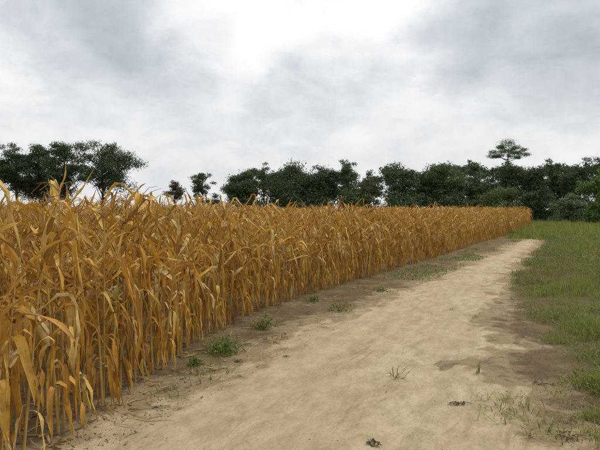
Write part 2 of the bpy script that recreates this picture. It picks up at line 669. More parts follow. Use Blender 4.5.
def build_ground():
    X = graded(-900, 900, -6, 12, 0.12)
    Y = graded(-60, 1800, -3, 22, 0.14)
    gx, gy = np.meshgrid(X, Y)
    z = ground_low(gx, gy)
    m = path_mask(gx, gy)
    z = z - 0.035 * sstep(0.25, 0.6, m)
    # clods and furrow texture on the bare strip under the corn
    z = z + 0.055 * (fbm(gx, gy, 3.0, 3, 91) - 0.5) * (m < 0.1) * (gy < 40)
    V = np.stack([gx, gy, z], -1).reshape(-1, 3)
    ny, nx = gx.shape
    idx = np.arange(ny * nx).reshape(ny, nx)
    F = np.stack([idx[:-1, :-1], idx[:-1, 1:], idx[1:, 1:], idx[1:, :-1]], -1).reshape(-1, 4)
    green = grass_amount(gx, gy)
    green = np.where(gy > 62, 1.0, green)
    o = obj("ground", mesh_np("ground", V, F, attrs={"green": green.ravel(), "wash": (sstep(-0.75, 0.10, m) * (1 - sstep(0.2, 0.8, green)) * 0.8).ravel()}), M['ground'])
    tag(o, kind="structure")


def build_path():
    ys = [-3.0]
    while ys[-1] < PATH_END + 3:
        ys.append(ys[-1] + max(0.045, 0.010 * max(ys[-1], 0)))
    ys = np.array(ys)
    n = 110
    t = np.linspace(0, 1, n)
    x0, x1 = xl(ys) - 0.8, xr(ys) + 0.8
    gx = x0[:, None] + (x1 - x0)[:, None] * t[None, :]
    gy = np.repeat(ys[:, None], n, 1)
    m = path_mask(gx, gy)
    g = ground_low(gx, gy)
    z = g + np.clip(m * 0.14, -0.09, 0.006) + sand_relief(gx, gy) * np.clip(m / 0.3, 0, 1) - 0.002
    V = np.stack([gx, gy, z], -1).reshape(-1, 3)
    idx = np.arange(len(ys) * n).reshape(len(ys), n)
    F = np.stack([idx[:-1, :-1], idx[:-1, 1:], idx[1:, 1:], idx[1:, :-1]], -1).reshape(-1, 4)
    keep = (m.reshape(-1)[F] > -0.35).any(1)
    edge = 1 - np.clip(m / 0.7, 0, 1)
    edge = np.maximum(edge, 0.45 * sstep(-0.1, 0.6, gx - (xr(gy) - 0.5)) * (gy > 5.4))
    o = obj("dirt_track", mesh_np("dirt_track", V, F[keep], attrs={"edge": edge.ravel()}), M['sand'])
    tag(o, kind="structure")


build_ground()
build_path()

# ------------------------------------------------------------------ corn


def corn_leaf(rng, L, W, az, elev, end, k0, k1, segs, cross=3, yaw=0.0, twist=0.0, fold=0.5, wave=0.26, start=(0, 0, 0)):
    """one strap leaf: leaves the stalk at elev, turns to the end angle between k0 and k1 of its length"""
    t = np.linspace(0, 1, segs + 1)
    ph = elev + (end - elev) * sstep(k0, k1, t) + 0.12 * np.sin(t * rng.uniform(4, 9) + rng.uniform(0, 6)) * t
    ps = az + yaw * t ** 1.5 + 0.10 * np.sin(t * rng.uniform(3, 8) + rng.uniform(0, 6))
    d = np.stack([np.cos(ph) * np.cos(ps), np.cos(ph) * np.sin(ps), np.sin(ph)], -1)
    c = np.zeros((segs + 1, 3))
    c[1:] = np.cumsum((d[:-1] + d[1:]) * 0.5 * L / segs, 0)
    c += np.asarray(start)
    s = np.stack([-np.sin(ps), np.cos(ps), 0 * ps], -1)
    n = np.cross(d, s)
    roll = twist * t ** 1.3 + 0.4 * np.sin(t * rng.uniform(3, 7) + rng.uniform(0, 6))
    s2 = s * np.cos(roll)[:, None] + n * np.sin(roll)[:, None]
    n2 = n * np.cos(roll)[:, None] - s * np.sin(roll)[:, None]
    w = W * np.minimum(1, 0.42 + 2.6 * t) * np.clip(1 - t ** 2.3, 0.0, 1) ** 0.8
    w = np.maximum(w, 0.0025)
    fo = fold * (0.7 + 0.6 * t)
    if cross == 3:
        wl = wave * w * np.sin(t * rng.uniform(9, 18) + rng.uniform(0, 6))
        wr = wave * w * np.sin(t * rng.uniform(9, 18) + rng.uniform(0, 6))
        a = c + s2 * (w / 2 * np.cos(fo))[:, None] + n2 * (w / 2 * np.sin(fo) + wl)[:, None]
        b = c - s2 * (w / 2 * np.cos(fo))[:, None] + n2 * (w / 2 * np.sin(fo) + wr)[:, None]
        V = np.stack([a, c, b], 1).reshape(-1, 3)
        U = np.stack(np.broadcast_arrays(np.array([0, .5, 1.])[None], t[:, None]), -1).reshape(-1, 2)
        k = 3
    else:
        V = np.stack([c + s2 * (w / 2)[:, None], c - s2 * (w / 2)[:, None]], 1).reshape(-1, 3)
        U = np.stack(np.broadcast_arrays(np.array([0.1, .9])[None], t[:, None]), -1).reshape(-1, 2)
        k = 2
    idx = np.arange((segs + 1) * k).reshape(segs + 1, k)
    F = np.stack([idx[:-1, :-1], idx[:-1, 1:], idx[1:, 1:], idx[1:, :-1]], -1).reshape(-1, 4)
    return V, F, U


def corn_pieces(rng, lod):
    """list of (part name, V, F, U); base at the origin; lod 0 near, 1 middle, 2 far rows"""
    H = rng.uniform(1.42, 1.66)
    lean = rng.normal(0, 0.035, 2)
    bow = rng.normal(0, 0.05, 2)

    def at(z):
        f = z / H
        return np.array([lean[0] * z + bow[0] * f * f, lean[1] * z + bow[1] * f * f, z])
    out = []
    zs = {0: np.concatenate([[-0.04], np.linspace(0.06, H, 11)]), 1: np.array([-0.04, H * .35, H * .7, H]), 2: np.array([0.3, H]), 3: np.array([0.7, H])}[lod]
    P = np.array([at(z) for z in zs])
    R = 0.0108 * (1 - 0.55 * np.clip(zs / H, 0, 1))
    if lod == 0:
        R = R * (1 + 0.18 * (np.arange(len(zs)) % 2))
    out.append(("stalk", *tube(P, R, {0: 6, 1: 4, 2: 3, 3: 3}[lod])))
    plane = rng.uniform(0, 2 * np.pi)
    segs = {0: 10, 1: 5, 2: 5, 3: 4}[lod]
    cross = 2 if lod >= 2 else 3
    n_leaf = {0: 20, 1: 14, 2: 9, 3: 6}[lod]
    hs = np.linspace(0.26 if lod < 2 else (0.75 if lod == 2 else 1.05), H - 0.03, n_leaf) + rng.uniform(-0.04, 0.04, n_leaf)
    for i, z in enumerate(hs):
        f = z / H
        az = plane + (i % 2) * np.pi + rng.normal(0, 0.55)
        if f < 0.42:                                    # shrivelled, hanging against the stalk
            kw = dict(L=rng.uniform(0.36, 0.72), W=rng.uniform(0.030, 0.062), elev=rng.uniform(0.2, 1.0), end=rng.uniform(-1.62, -1.3),
                      k0=0.0, k1=rng.uniform(0.12, 0.3), twist=rng.normal(0, 2.4), fold=rng.uniform(0.5, 1.3))
            kw['L'] = min(kw['L'], z + 0.12)
        elif f < 0.74:                                  # broken over and hanging
            if rng.random() < 0.64:
                k = rng.uniform(0.06, 0.34)
                kw = dict(L=rng.uniform(0.50, 0.88), W=rng.uniform(0.036, 0.066), elev=rng.uniform(0.5, 1.25), end=rng.uniform(-1.62, -1.15),
                          k0=k * .7, k1=k + rng.uniform(0.04, 0.14), twist=rng.normal(0, 1.8), fold=rng.uniform(0.3, 1.2))
            else:
                k = rng.uniform(0.3, 0.7)
                kw = dict(L=rng.uniform(0.45, 0.80), W=rng.uniform(0.032, 0.060), elev=rng.uniform(0.3, 1.0), end=rng.uniform(-1.3, -0.2),
                          k0=k, k1=k + rng.uniform(0.08, 0.3), twist=rng.normal(0, 1.4), fold=rng.uniform(0.2, 1.0))
        else:                                           # top leaves: straight and pointed, snapped over, few arched
            q = rng.random()
            if q < 0.14:
                kw = dict(L=rng.uniform(0.40, 0.62), W=rng.uniform(0.030, 0.050), elev=rng.uniform(0.7, 1.2), end=rng.uniform(-1.2, -0.3),
                          k0=rng.uniform(0.1, 0.35), k1=rng.uniform(0.6, 1.0), twist=rng.normal(0, 1.2), fold=rng.uniform(0.3, 1.0))
            elif q < 0.58:
                kw = dict(L=rng.uniform(0.24, 0.42), W=rng.uniform(0.022, 0.044), elev=rng.uniform(0.6, 1.35), end=rng.uniform(0.4, 1.2),
                          k0=0.2, k1=1.2, twist=rng.normal(0, 1.4), fold=rng.uniform(0.5, 1.2))
            else:
                k = rng.uniform(0.2, 0.65)
                kw = dict(L=rng.uniform(0.40, 0.72), W=rng.uniform(0.030, 0.056), elev=rng.uniform(0.5, 1.2), end=rng.uniform(-1.57, -0.7),
                          k0=k, k1=k + rng.uniform(0.04, 0.14), twist=rng.normal(0, 1.6), fold=rng.uniform(0.3, 1.1))
        if lod >= 2:
            kw['fold'] = 0
            kw['W'] *= 0.9
        out.append(("leaf", *corn_leaf(rng, az=az, segs=segs, cross=cross, yaw=rng.normal(0, 0.5), start=at(z), **kw)))
    # tassel
    a = Acc()
    top = at(H)
    k = {0: 6, 1: 2, 2: 1, 3: 1}[lod]
    for i in range(k):
        az = rng.uniform(0, 6.28)
        L = rng.uniform(0.12, 0.24)
        el = rng.uniform(0.75, 1.35)
        tt = np.linspace(0, 1, 4 if lod == 0 else 3)
        e2 = el - rng.uniform(0.2, 1.3) * tt ** 2
        pp = top + np.stack([np.cos(az) * np.cos(e2) * tt * L, np.sin(az) * np.cos(e2) * tt * L, np.sin(e2) * tt * L], -1)
        a.add(*tube(pp, 0.0045 * (1 - 0.6 * tt), 3))
    out.append(("tassel", *a.arrays()))
    # ear in its husk
    if lod < 2 and rng.random() < 0.75:
        a = Acc()
        z0 = rng.uniform(0.62, 0.95)
        az = rng.uniform(0, 6.28)
        el = rng.choice([rng.uniform(0.5, 1.1), rng.uniform(-1.3, -0.7)])
        d = np.array([np.cos(az) * np.cos(el), np.sin(az) * np.cos(el), np.sin(el)])
        tt = np.linspace(0, 1, 6 if lod == 0 else 4)
        Ls = rng.uniform(0.17, 0.24)
        root = at(z0) + np.array([np.cos(az), np.sin(az), 0]) * 0.015
        pp = root + d * (tt * Ls)[:, None]
        rr = 0.027 * np.sin(np.clip(0.12 + tt * 0.86, 0, 1) * np.pi) ** 0.6
        a.add(*tube(pp, rr, 7 if lod == 0 else 5))
        if lod == 0:
            for j in range(3):
                a.add(*corn_leaf(rng, L=rng.uniform(0.16, 0.27), W=0.04, az=az + rng.normal(0, 1.0), elev=el + rng.normal(0, .25), end=el - rng.uniform(0.2, 1.3),
                                 k0=0.3, k1=1.0, segs=5, cross=3, twist=rng.normal(0, .6), fold=0.7, start=root + d * 0.03))
        out.append(("ear", *a.arrays()))
    return out


# field edge as a smooth line, rows parallel to it
def edge_line():
    z = np.arange(-2.5, 62.6, 0.05)
    x = xe(z)
    k = np.exp(-np.linspace(-2.2, 2.2, 41) ** 2)
    k /= k.sum()
    xs = np.convolve(np.pad(x, 20, mode='edge'), k, 'valid')
    xs[:25], xs[-25:] = x[:25], x[-25:]
    P = np.stack([xs, z], -1)
    s = np.concatenate([[0], np.cumsum(np.linalg.norm(np.diff(P, axis=0), axis=1))])
    return P, s


def row_points(k, spacing, rng):
    P, s = edge_line()
    T = np.gradient(P, axis=0)
    T /= np.linalg.norm(T, axis=1)[:, None]
    Nn = np.stack([-T[:, 1], T[:, 0]], -1)
    Q = P + Nn * (0.76 * k + 0.04)
    sq = np.concatenate([[0], np.cumsum(np.linalg.norm(np.diff(Q, axis=0), axis=1))])
    q = np.arange(0.05, sq[-1], spacing)
    q = q + rng.uniform(-0.35, 0.35, len(q)) * spacing
    q = q[(rng.random(len(q)) > 0.05) & (q < sq[-1] - rng.uniform(0, 1.6))]
    x = np.interp(q, sq, Q[:, 0]) + rng.normal(0, 0.035, len(q))
    y = np.interp(q, sq, Q[:, 1]) + rng.normal(0, 0.035, len(q))
    return x, y, q


def build_corn():
    rng = np.random.default_rng(5)
    plants = []                      # x, y, row, order in row
    for k in range(52):
        sp = 0.20 if k < 9 else (0.24 if k < 16 else 0.36)
        x, y, q = row_points(k, sp, rng)
        vis = (y > 1.2) & (x > -0.78 * y - 1.5)
        for a, b in zip(x[vis], y[vis]):
            plants.append((a, b, k))
    A = np.array(plants)
    inframe = (np.abs(A[:, 0]) < 0.5 * A[:, 1] + 0.45) & (A[:, 1] > 2.6)
    dist = np.hypot(A[:, 0], A[:, 1])
    score = dist * (1 + 0.22 * A[:, 2]) + np.where(inframe, 0, 1e6)
    order = np.argsort(score)
    single = order[:300]
    rest = order[300:]
    # --- singles
    protos = []
    for i in range(26):
        pcs = corn_pieces(rng, 0)
        protos.append([(nm, mesh_np(nm, V, F, U)) for nm, V, F, U in pcs])
    for pr in protos:
        for nm, me in pr:
            me.materials.append(M[{'leaf': 'leaf', 'stalk': 'stalk', 'tassel': 'tassel', 'ear': 'husk'}[nm]])
    ordn = ["first", "second", "third", "fourth", "fifth", "sixth", "seventh", "eighth", "ninth", "tenth",
            "eleventh", "twelfth", "thirteenth", "fourteenth", "fifteenth", "sixteenth", "seventeenth", "eighteenth", "nineteenth", "twentieth"]
    single = sorted(single, key=lambda i: (A[i, 2], A[i, 1]))
    count = {}
    marks = [(-9, "from the lower left corner"), (unproject(195, 366)[1], "past the small low weed"), (unproject(221, 354)[1], "past the largest bushy weed"),
             (unproject(264, 330)[1], "past the loose weed"), (unproject(314, 302)[1], "past the little weed at the corn foot"),
             (unproject(381, 292)[1], "past the far small weed")]
    green_px = unproject(100, 402)
    gi = min(single, key=lambda i: (A[i, 0] - green_px[0]) ** 2 + (A[i, 1] - green_px[1]) ** 2 + 10 * A[i, 2])
    rowname = ["front", "second", "third", "fourth", "fifth", "sixth", "seventh", "eighth", "ninth", "tenth"]
    for c, i in enumerate(single):
        x, y, k = A[i]
        k = int(k)
        o = empty("corn_plant", (x, y, float(surf(x, y)) - 0.01), rng.uniform(0, 6.28))
        o.rotation_euler = (rng.normal(0, 0.035), rng.normal(0, 0.035), rng.uniform(0, 6.28))
        s = rng.uniform(0.88, 1.10) * (1.07 - 0.07 * float(sstep(7, 15, y)))
        o.scale = (s, s, s)
        pr = protos[rng.integers(len(protos))]
        for nm, me in pr:
            ch = bpy.data.objects.new(nm, me)
            COL.objects.link(ch)
            ch.parent = o
        grp = "dry corn plants along the field edge"
        zone = sum(y > b for b, _ in marks) - 1
        count[(k, zone)] = count.get((k, zone), 0) + 1
        nth = count[(k, zone)]
        if i == gi:
            for ch in o.children:
                if ch.name.startswith("stalk") or (ch.name.startswith("leaf") and rng.random() < 0.15):
                    ch.material_slots[0].link = 'OBJECT'
                    ch.material_slots[0].material = M['stalk_green'] if ch.name.startswith("stalk") else M['leaf_green']
            lab = "dry corn plant with a still greenish stalk, in the front row near lower left"
        elif k == 0 and nth <= len(ordn):
            lab = "dry corn plant, %s of the front row %s" % (ordn[nth - 1], marks[zone][1])
        elif k == 0:
            lab = "dry golden corn plant far along the front row, beyond the far small weed"
        else:
            lab = "dry corn plant in the %s row back, %s" % (rowname[min(k, 9)], marks[zone][1].replace("from the", "near the"))
        tag(o, lab, "corn plant", grp)
    # the nearest plant carries the broad leaves that reach in from the left
    near = min((o for o in bpy.data.objects if o.name.startswith("corn_plant")), key=lambda o: (o.location.x + 2.08) ** 2 + (o.location.y - 4.05) ** 2)
    near.rotation_euler = (0, 0, 0)
    near.scale = (1, 1, 1)
    for kw in (dict(L=0.62, W=0.088, az=-0.15, elev=0.25, end=-0.75, k0=0.15, k1=0.9, twist=0.25, fold=0.25, start=(0.0, 0, 1.02)),
               dict(L=0.78, W=0.085, az=0.12, elev=1.02, end=0.25, k0=0.35, k1=0.9, twist=-0.5, fold=0.35, start=(0.0, 0, 1.08)),
               dict(L=0.66, W=0.078, az=-0.4, elev=0.5, end=-1.30, k0=0.15, k1=0.45, twist=0.3, fold=0.4, start=(0.0, 0, 0.86)),
               dict(L=0.55, W=0.075, az=-0.9, elev=0.3, end=-1.45, k0=0.02, k1=0.3, twist=-0.3, fold=0.4, start=(0.0, 0, 0.62))):
        obj("leaf", mesh_np("leaf", *corn_leaf(rng, segs=12, cross=3, wave=0.08, **kw)), M['leaf'], near)
    # --- the rest of the field, one mass
    pools = {1: [corn_pieces(rng, 1) for _ in range(36)], 2: [corn_pieces(rng, 2) for _ in range(36)], 3: [corn_pieces(rng, 3) for _ in range(36)]}
    acc = {"leaf": Acc(), "stalk": Acc(), "tassel": Acc(), "ear": Acc()}
    merged = {}
    for lod in pools:
        merged[lod] = []
        for pcs in pools[lod]:
            d = {}
            for nm, V, F, U in pcs:
                d.setdefault(nm, Acc()).add(V, F, U)
            merged[lod].append({nm: a.arrays() for nm, a in d.items()})
    zall = surf(A[:, 0], A[:, 1])
    for i in rest:
        x, y, k = A[i]
        lod = 1 if k < 3 or (k == 3 and y < 30) else (2 if k < 11 else 3)
        pr = merged[lod][rng.integers(36)]
        a = rng.uniform(0, 6.28)
        s = rng.uniform(0.88, 1.10) * (1.07 - 0.07 * float(sstep(7, 15, y))) * (1.05 if x < -0.12 * y else 1.0)
        ca, sa = math.cos(a) * s, math.sin(a) * s
        tx, ty = rng.normal(0, 0.035, 2)
        Rm = np.array([[ca, -sa, 0], [sa, ca, 0], [tx, ty, s]])
        off = np.array([x, y, zall[i] - 0.01])
        for nm, (V, F, U) in pr.items():
            acc[nm].add(V @ Rm.T + off, F, U)
    root = empty("corn_field", (float(A[rest, 0].mean()), float(A[rest, 1].mean()), 0))
    tag(root, "dense mass of dry golden corn filling the field behind the front rows", "corn field", kind="stuff")
    inv = np.array([root.location.x, root.location.y, 0])
    for nm, part, mat in (("leaf", "leaves", "leaf"), ("stalk", "stalks", "stalk"), ("tassel", "tassels", "tassel"), ("ear", "ears", "husk")):
        V, F, U = acc[nm].arrays()
        o = obj(part, mesh_np(part, V - inv, F, U), M[mat], root)
        o["kind"] = "stuff"


build_corn()

# ------------------------------------------------------------------ trees


def tree(name, label, px, top_y, half_px, Z, kind='oak', mat='f_dark', seed=0, low=0.16, density=1.0, group="trees behind the field", skew=0.0, leaf=0.34):
    """a tree standing at depth Z; outline size from the photograph turned to metres"""
    rng = np.random.default_rng(1000 + seed)
    x = (px - 300) / 600. * Z
    H = CAM_H + (209 - top_y) / 600. * Z
    Wd = 1.12 * half_px / 600. * Z
    z0 = float(ground_low(x, Z))
    root = empty(name, (x, Z, z0))
    H -= z0
    tag(root, label, "shrub" if kind == 'shrub' else "tree", group)
    wood = Acc()
    r0 = 0.018 * H + 0.03
    bend = rng.normal(0, 0.03, 2) * H
    cz0 = H * low
    # clumps
    cl = []
    if kind == 'pine':
        nC = 19
        for i in range(nC):
            f = i / (nC - 1)
            zz = H * (0.965 - 0.17 * rng.random() - 0.03 * (1 - f))
            rr = Wd * 0.92 * math.sqrt(1 - 0.93 * f) * rng.uniform(0.75, 1.0)
            a = i * 2.4 + rng.normal(0, .3)
            cl.append((rr * math.cos(a), rr * math.sin(a), zz - 0.1 * rng.random(), Wd * rng.uniform(0.17, 0.27), 0.45))
        cl.append((0, 0, H * 0.97, Wd * .4, 0.5))
    else:
        nC = {'oak': 66, 'layered': 58, 'sparse': 34, 'shrub': 52}[kind]
        ch = (H - cz0)
        lob = [rng.uniform(0, 6.28), rng.uniform(0, 6.28), rng.uniform(0.12, 0.22)]
        tries = 0
        while len(cl) < nC and tries < 4000:
            tries += 1
            v = rng.normal(0, 1, 3)
            v /= np.linalg.norm(v)
            q = rng.uniform(0.15, 1.0) ** 0.45 * (1 + lob[2] * math.sin(3 * math.atan2(v[1], v[0]) + lob[0] + 2.5 * v[2]) - lob[2])
            rc = rng.uniform(0.16, 0.31) * (1.0 if kind == 'sparse' else 1.0)
            q *= 1 - 0.6 * rc
            cx, cy = v[0] * q, v[1] * q
            f = 0.54 + 0.46 * v[2] * q * (1 + 0.12 * math.sin(5 * v[0] + lob[1]))
            if kind == 'shrub':
                f = 0.30 + 0.66 * v[2] * q
                if f < 0.0:
                    continue
            f = min(f, 1.0 - 0.62 * (rc * Wd) / ch)
            cl.append((cx * Wd + skew * Wd * (1 - f), cy * Wd, cz0 + f * ch, rc * Wd + 0.10, 0.45 if kind == 'layered' else 0.62))
        # stretch the heap of clumps so that it ends at the wanted height and width
        tops = max(c[2] + 0.62 * c[3] for c in cl)
        kz = (H - cz0) / (tops - cz0)
        cl = [(c[0], c[1], cz0 + (c[2] - cz0) * kz, c[3], c[4]) for c in cl]
    # trunk and limbs
    tz = np.linspace(-0.1, 0.86, 7) * H
    tp = np.stack([bend[0] * (tz / H) ** 2, bend[1] * (tz / H) ** 2, tz], -1)
    tr = r0 * (1 - 0.8 * np.clip(tz / H, 0, 1) ** 0.8)
    wood.add(*tube(tp, tr, 8))
    for c in cl:
        e = np.array(c[:3])
        zs = max(H * 0.12, e[2] - (0.22 if kind == 'pine' else 0.55) * math.hypot(e[0], e[1]) - (0.02 if kind == 'pine' else 0.08) * H)
        zs = min(zs, 0.855 * H)
        b = np.array([bend[0] * (zs / H) ** 2, bend[1] * (zs / H) ** 2, zs])
        mid = (b + e) / 2 + rng.normal(0, 0.06, 3) * Wd
        rb = r0 * (0.2 if kind == 'pine' else 0.32)
        wood.add(*tube(np.array([b, mid, e]), [rb, rb * .6, rb * .2], 4))
        # twigs reaching out of the clump
        for _ in range(3):
            v = rng.normal(0, 1, 3)
            v /= np.linalg.norm(v)
            v[2] = abs(v[2]) * 0.6
            wood.add(*tube(np.array([e, e + v * c[3] * 0.9]), [rb * .25, rb * .08], 3))
    obj("trunk", wood.mesh("trunk"), M['bark'], root)
    # leaves
    Vs = []
    for c in cl:
        n = int(112 * density * (c[3] / 0.9) ** 1.6) + 22
        n = min(n, 900)
        v = rng.normal(0, 1, (n, 3))
        v /= np.linalg.norm(v, axis=1)[:, None]
        r = rng.uniform(0.25, 1.0, n) ** 0.55 * (1 + 0.25 * rng.normal(0, 1, n))
        p = v * r[:, None] * c[3]
        p[:, 2] *= c[4]
        p += np.array(c[:3])
        nn = v * 0.8 + rng.normal(0, 0.7, (n, 3)) + np.array([0, 0, 0.5])
        nn /= np.linalg.norm(nn, axis=1)[:, None]
        ref = rng.normal(0, 1, (n, 3))
        u = np.cross(nn, ref)
        u /= np.linalg.norm(u, axis=1)[:, None]
        w = np.cross(nn, u)
        s = leaf * rng.uniform(0.6, 1.25, n)[:, None]
        a_, b_ = u * s, w * s * 0.42
        if kind == 'pine':
            b_ = w * s * 0.32
        Vs.append(np.stack([p - a_ * .5, p + b_ * .5, p + a_ * .5, p - b_ * .5], 1).reshape(-1, 3))
    V = np.concatenate(Vs)
    V[:, 2] = np.maximum(V[:, 2], 0.02)
    F = np.arange(len(V)).reshape(-1, 4)
    obj("crown", mesh_np("crown", V, F, smooth=False), M[mat], root)
    return root


def build_trees():
    T = tree
    # left wood
    T("oak_tree", "dark rounded tree cut by the left edge of the picture", -8, 141, 26, 104, 'layered', 'f_dark', 1, 0.16)
    T("oak_tree", "dark tall tree, second from left in the left-hand wood", 17, 141, 24, 106, 'layered', 'f_dark', 2, 0.16)
    T("oak_tree", "dark tree with a dip beside it, third in the left-hand wood", 40, 143, 22, 108, 'layered', 'f_dark', 3, 0.16)
    T("oak_tree", "dark dense tree in the middle of the left-hand wood", 65, 140, 26, 104, 'layered', 'f_dark', 4, 0.16)
    T("oak_tree", "wide loose dark tree with sky gaps ending the left-hand wood", 103, 139, 36, 103, 'layered', 'f_dark', 5, 0.12, 0.8, skew=0.22)
    T("understory_tree", "low dark tree filling below the left-hand wood", 45, 164, 30, 112, 'oak', 'f_dark', 6, 0.05, 0.7)
    # small ones in the gap
    T("thin_tree", "small thin rusty tree alone in the gap", 175, 180, 11, 100, 'sparse', 'f_rust', 7, 0.3, 0.7)
    T("thin_tree", "small leaning dark tree right of the rusty tree in the gap", 203, 172, 13, 98, 'sparse', 'f_mid', 8, 0.2, 1.0, skew=-0.2)
    T("shrub", "low dark shrub at the foot of the gap trees", 214, 192, 13, 97, 'shrub', 'f_dark', 9, 0.0)
    # middle wood
    T("oak_tree", "dark tree on the left shoulder of the middle wood", 244, 170, 21, 92, 'oak', 'f_dark', 10, 0.15)
    T("thin_tree", "pale thin tree top poking out on the left of middle wood", 264, 162, 9, 95, 'sparse', 'f_olive', 11, 0.35, 0.7)
    T("oak_tree", "broad dark rounded tree in the centre of the middle wood", 291, 160, 31, 90, 'oak', 'f_dark', 12, 0.1)
    T("oak_tree", "dark tree joined to the right of the broad rounded tree", 324, 164, 21, 91, 'oak', 'f_dark', 13, 0.1)
    T("thin_tree", "tall slim pale green tree right of the broad rounded tree", 348, 158, 12, 92, 'sparse', 'f_pale', 14, 0.2, 0.9)
    T("thin_tree", "narrow pointed olive tree in the notch of the treeline", 369, 170, 13, 90, 'sparse', 'f_olive', 15, 0.12, 1.0)
    T("shrub", "low olive bush under the narrow pointed tree", 358, 188, 26, 89, 'shrub', 'f_mid', 16, 0.0)
    # right wood
    T("oak_tree", "dark two-topped tree starting the right-hand wood", 401, 162, 23, 88, 'oak', 'f_dark', 17, 0.08)
    T("oak_tree", "mid green rounded tree right of the two-topped tree", 446, 161, 25, 88, 'oak', 'f_mid', 18, 0.08)
    T("oak_tree", "lower dark tree between the two-topped and rounded trees", 425, 172, 18, 90, 'oak', 'f_dark', 19, 0.06)
    T("thin_tree", "pale tree top left of the tall pine", 474, 159, 11, 92, 'sparse', 'f_pale', 20, 0.3, 0.8)
    T("oak_tree", "dark tree under the pale tree top", 478, 172, 22, 87, 'oak', 'f_dark', 21, 0.05)
    T("pine_tree", "tall flat-topped pine rising above the right-hand wood", 507, 141, 19, 96, 'pine', 'f_mid', 22, 0.6, 3.2, leaf=0.24)
    T("oak_tree", "dark tree at the foot of the tall pine", 510, 161, 21, 90, 'oak', 'f_dark', 23, 0.05)
    T("oak_tree", "dark tree right of the tall pine", 536, 165, 18, 88, 'oak', 'f_dark', 24, 0.05)
    T("thin_tree", "loose thin tree between the pine and the right edge", 553, 158, 12, 90, 'sparse', 'f_mid', 25, 0.3, 0.9)
    T("oak_tree", "dark round-headed tree above the pale shrub", 577, 157, 20, 86, 'oak', 'f_dark', 26, 0.08)
    T("oak_tree", "dark tall tree behind the bright tree at the right edge", 606, 150, 18, 84, 'oak', 'f_dark', 27, 0.1)
    T("oak_tree", "bright green tree at the right edge of the picture", 607, 163, 27, 66, 'oak', 'f_bright', 28, 0.04)
    T("shrub", "dark thicket tree low behind the end of the corn", 500, 183, 30, 82, 'shrub', 'f_mid', 29, 0.0)
    T("shrub", "dark thicket low behind the corn, left of centre wood end", 455, 186, 32, 84, 'shrub', 'f_dark', 30, 0.0)
    T("shrub", "shadowy dark bush at the end of the grass lane", 540, 186, 22, 80, 'shrub', 'f_dark', 31, 0.0)
    T("shrub", "pale grey-green rounded shrub at the end of the verge", 571, 192, 20, 74, 'shrub', 'f_pale', 32, 0.0, 1.3)
    T("shrub", "bright green bush at the right edge below the bright tree", 600, 197, 17, 66, 'shrub', 'f_bright', 33, 0.0, 1.2)
    T("shrub", "dark bush behind the corn below the two-topped tree", 405, 188, 30, 84, 'shrub', 'f_dark', 34, 0.0)
    T("shrub", "dark bush filling below the broad rounded tree", 300, 186, 40, 88, 'shrub', 'f_dark', 35, 0.0)
    T("shrub", "low dark bush below the left shoulder of the middle wood", 245, 190, 22, 90, 'shrub', 'f_dark', 36, 0.0)
    T("oak_tree", "dark tree behind the round-headed tree and pale shrub", 560, 172, 20, 92, 'oak', 'f_dark', 37, 0.0)


build_trees()


def build_woodland():
    """the closed wood behind the single trees, read as one mass"""
    rng = np.random.default_rng(404)
    Vs = []
    for i in range(600):
        px = rng.uniform(226, 640)
        Z = rng.uniform(97, 112)
        top = 172.5 + 7 * (vnoise(np.array(px / 17.), np.array(0.3), 3) - 0.5) * 2 - (4 if px > 380 else 0)
        if px < 250:
            top += (250 - px) * 0.5
        if 355 < px < 380:
            top += 8
        Hh = CAM_H + (209 - top) / 600. * Z
        z = rng.uniform(0.5, Hh - 0.6) if rng.random() < 0.6 else Hh - rng.uniform(0.5, 1.2)
        c = np.array([(px - 300) / 600. * Z, Z, z])
        r = rng.uniform(0.7, 1.3)
        n = 110
        v = rng.normal(0, 1, (n, 3))
        v /= np.linalg.norm(v, axis=1)[:, None]
        p = c + v * (r * rng.uniform(0.3, 1.15, n) ** 0.6)[:, None] * np.array([1, 1, 0.7])
        nn = v + rng.normal(0, 0.7, (n, 3))
        u = np.cross(nn, rng.normal(0, 1, (n, 3)))
        u /= np.linalg.norm(u, axis=1)[:, None]
        w = np.cross(nn / np.linalg.norm(nn, axis=1)[:, None], u)
        sz = 0.38 * rng.uniform(0.6, 1.3, n)[:, None]
        Vs.append(np.stack([p - u * sz * .5, p + w * sz * .25, p + u * sz * .5, p - w * sz * .25], 1).reshape(-1, 3))
    V = np.concatenate(Vs)
    V[:, 2] = np.maximum(V[:, 2], 0.05)
    o = obj("woodland", mesh_np("woodland", V, np.arange(len(V)).reshape(-1, 4), smooth=False), M['f_dark'])
    tag(o, "dark closed wood seen between and behind the single trees", "woodland", kind="stuff")


build_woodland()

# ------------------------------------------------------------------ verge grass (stuff)


def blades(P, H, W, rng, lean=0.5, segs=2):
    """grass blades at points P (n,3): tapering strips; two quads each"""
    n = len(P)
    az = rng.uniform(0, 2 * np.pi, n)
    le = np.abs(rng.normal(0, lean, n)) + 0.1
    d = np.stack([np.cos(az), np.sin(az), 0 * az], -1)
    fa = az + np.pi / 2 + rng.normal(0, 0.5, n)
    s = np.stack([np.cos(fa), np.sin(fa), 0 * az], -1)
    rows = []
    for i in range(segs + 1):
        t = i / segs
        c = P + d * (H * le * t ** 1.8)[:, None] + np.array([0, 0, 1.0]) * (H * t * (1 - 0.25 * le * t))[:, None]
        w = W * (1 - t) ** 0.7 + 0.0008
        rows.append(c - s * (w / 2)[:, None])
        rows.append(c + s * (w / 2)[:, None])
    V = np.stack(rows, 1)
    k = 2 * (segs + 1)
    base = (np.arange(n) * k)[:, None, None]
    q = np.array([[2 * i, 2 * i + 1, 2 * i + 3, 2 * i + 2] for i in range(segs)])[None]
    return V.reshape(-1, 3), (base + q).reshape(-1, 4)


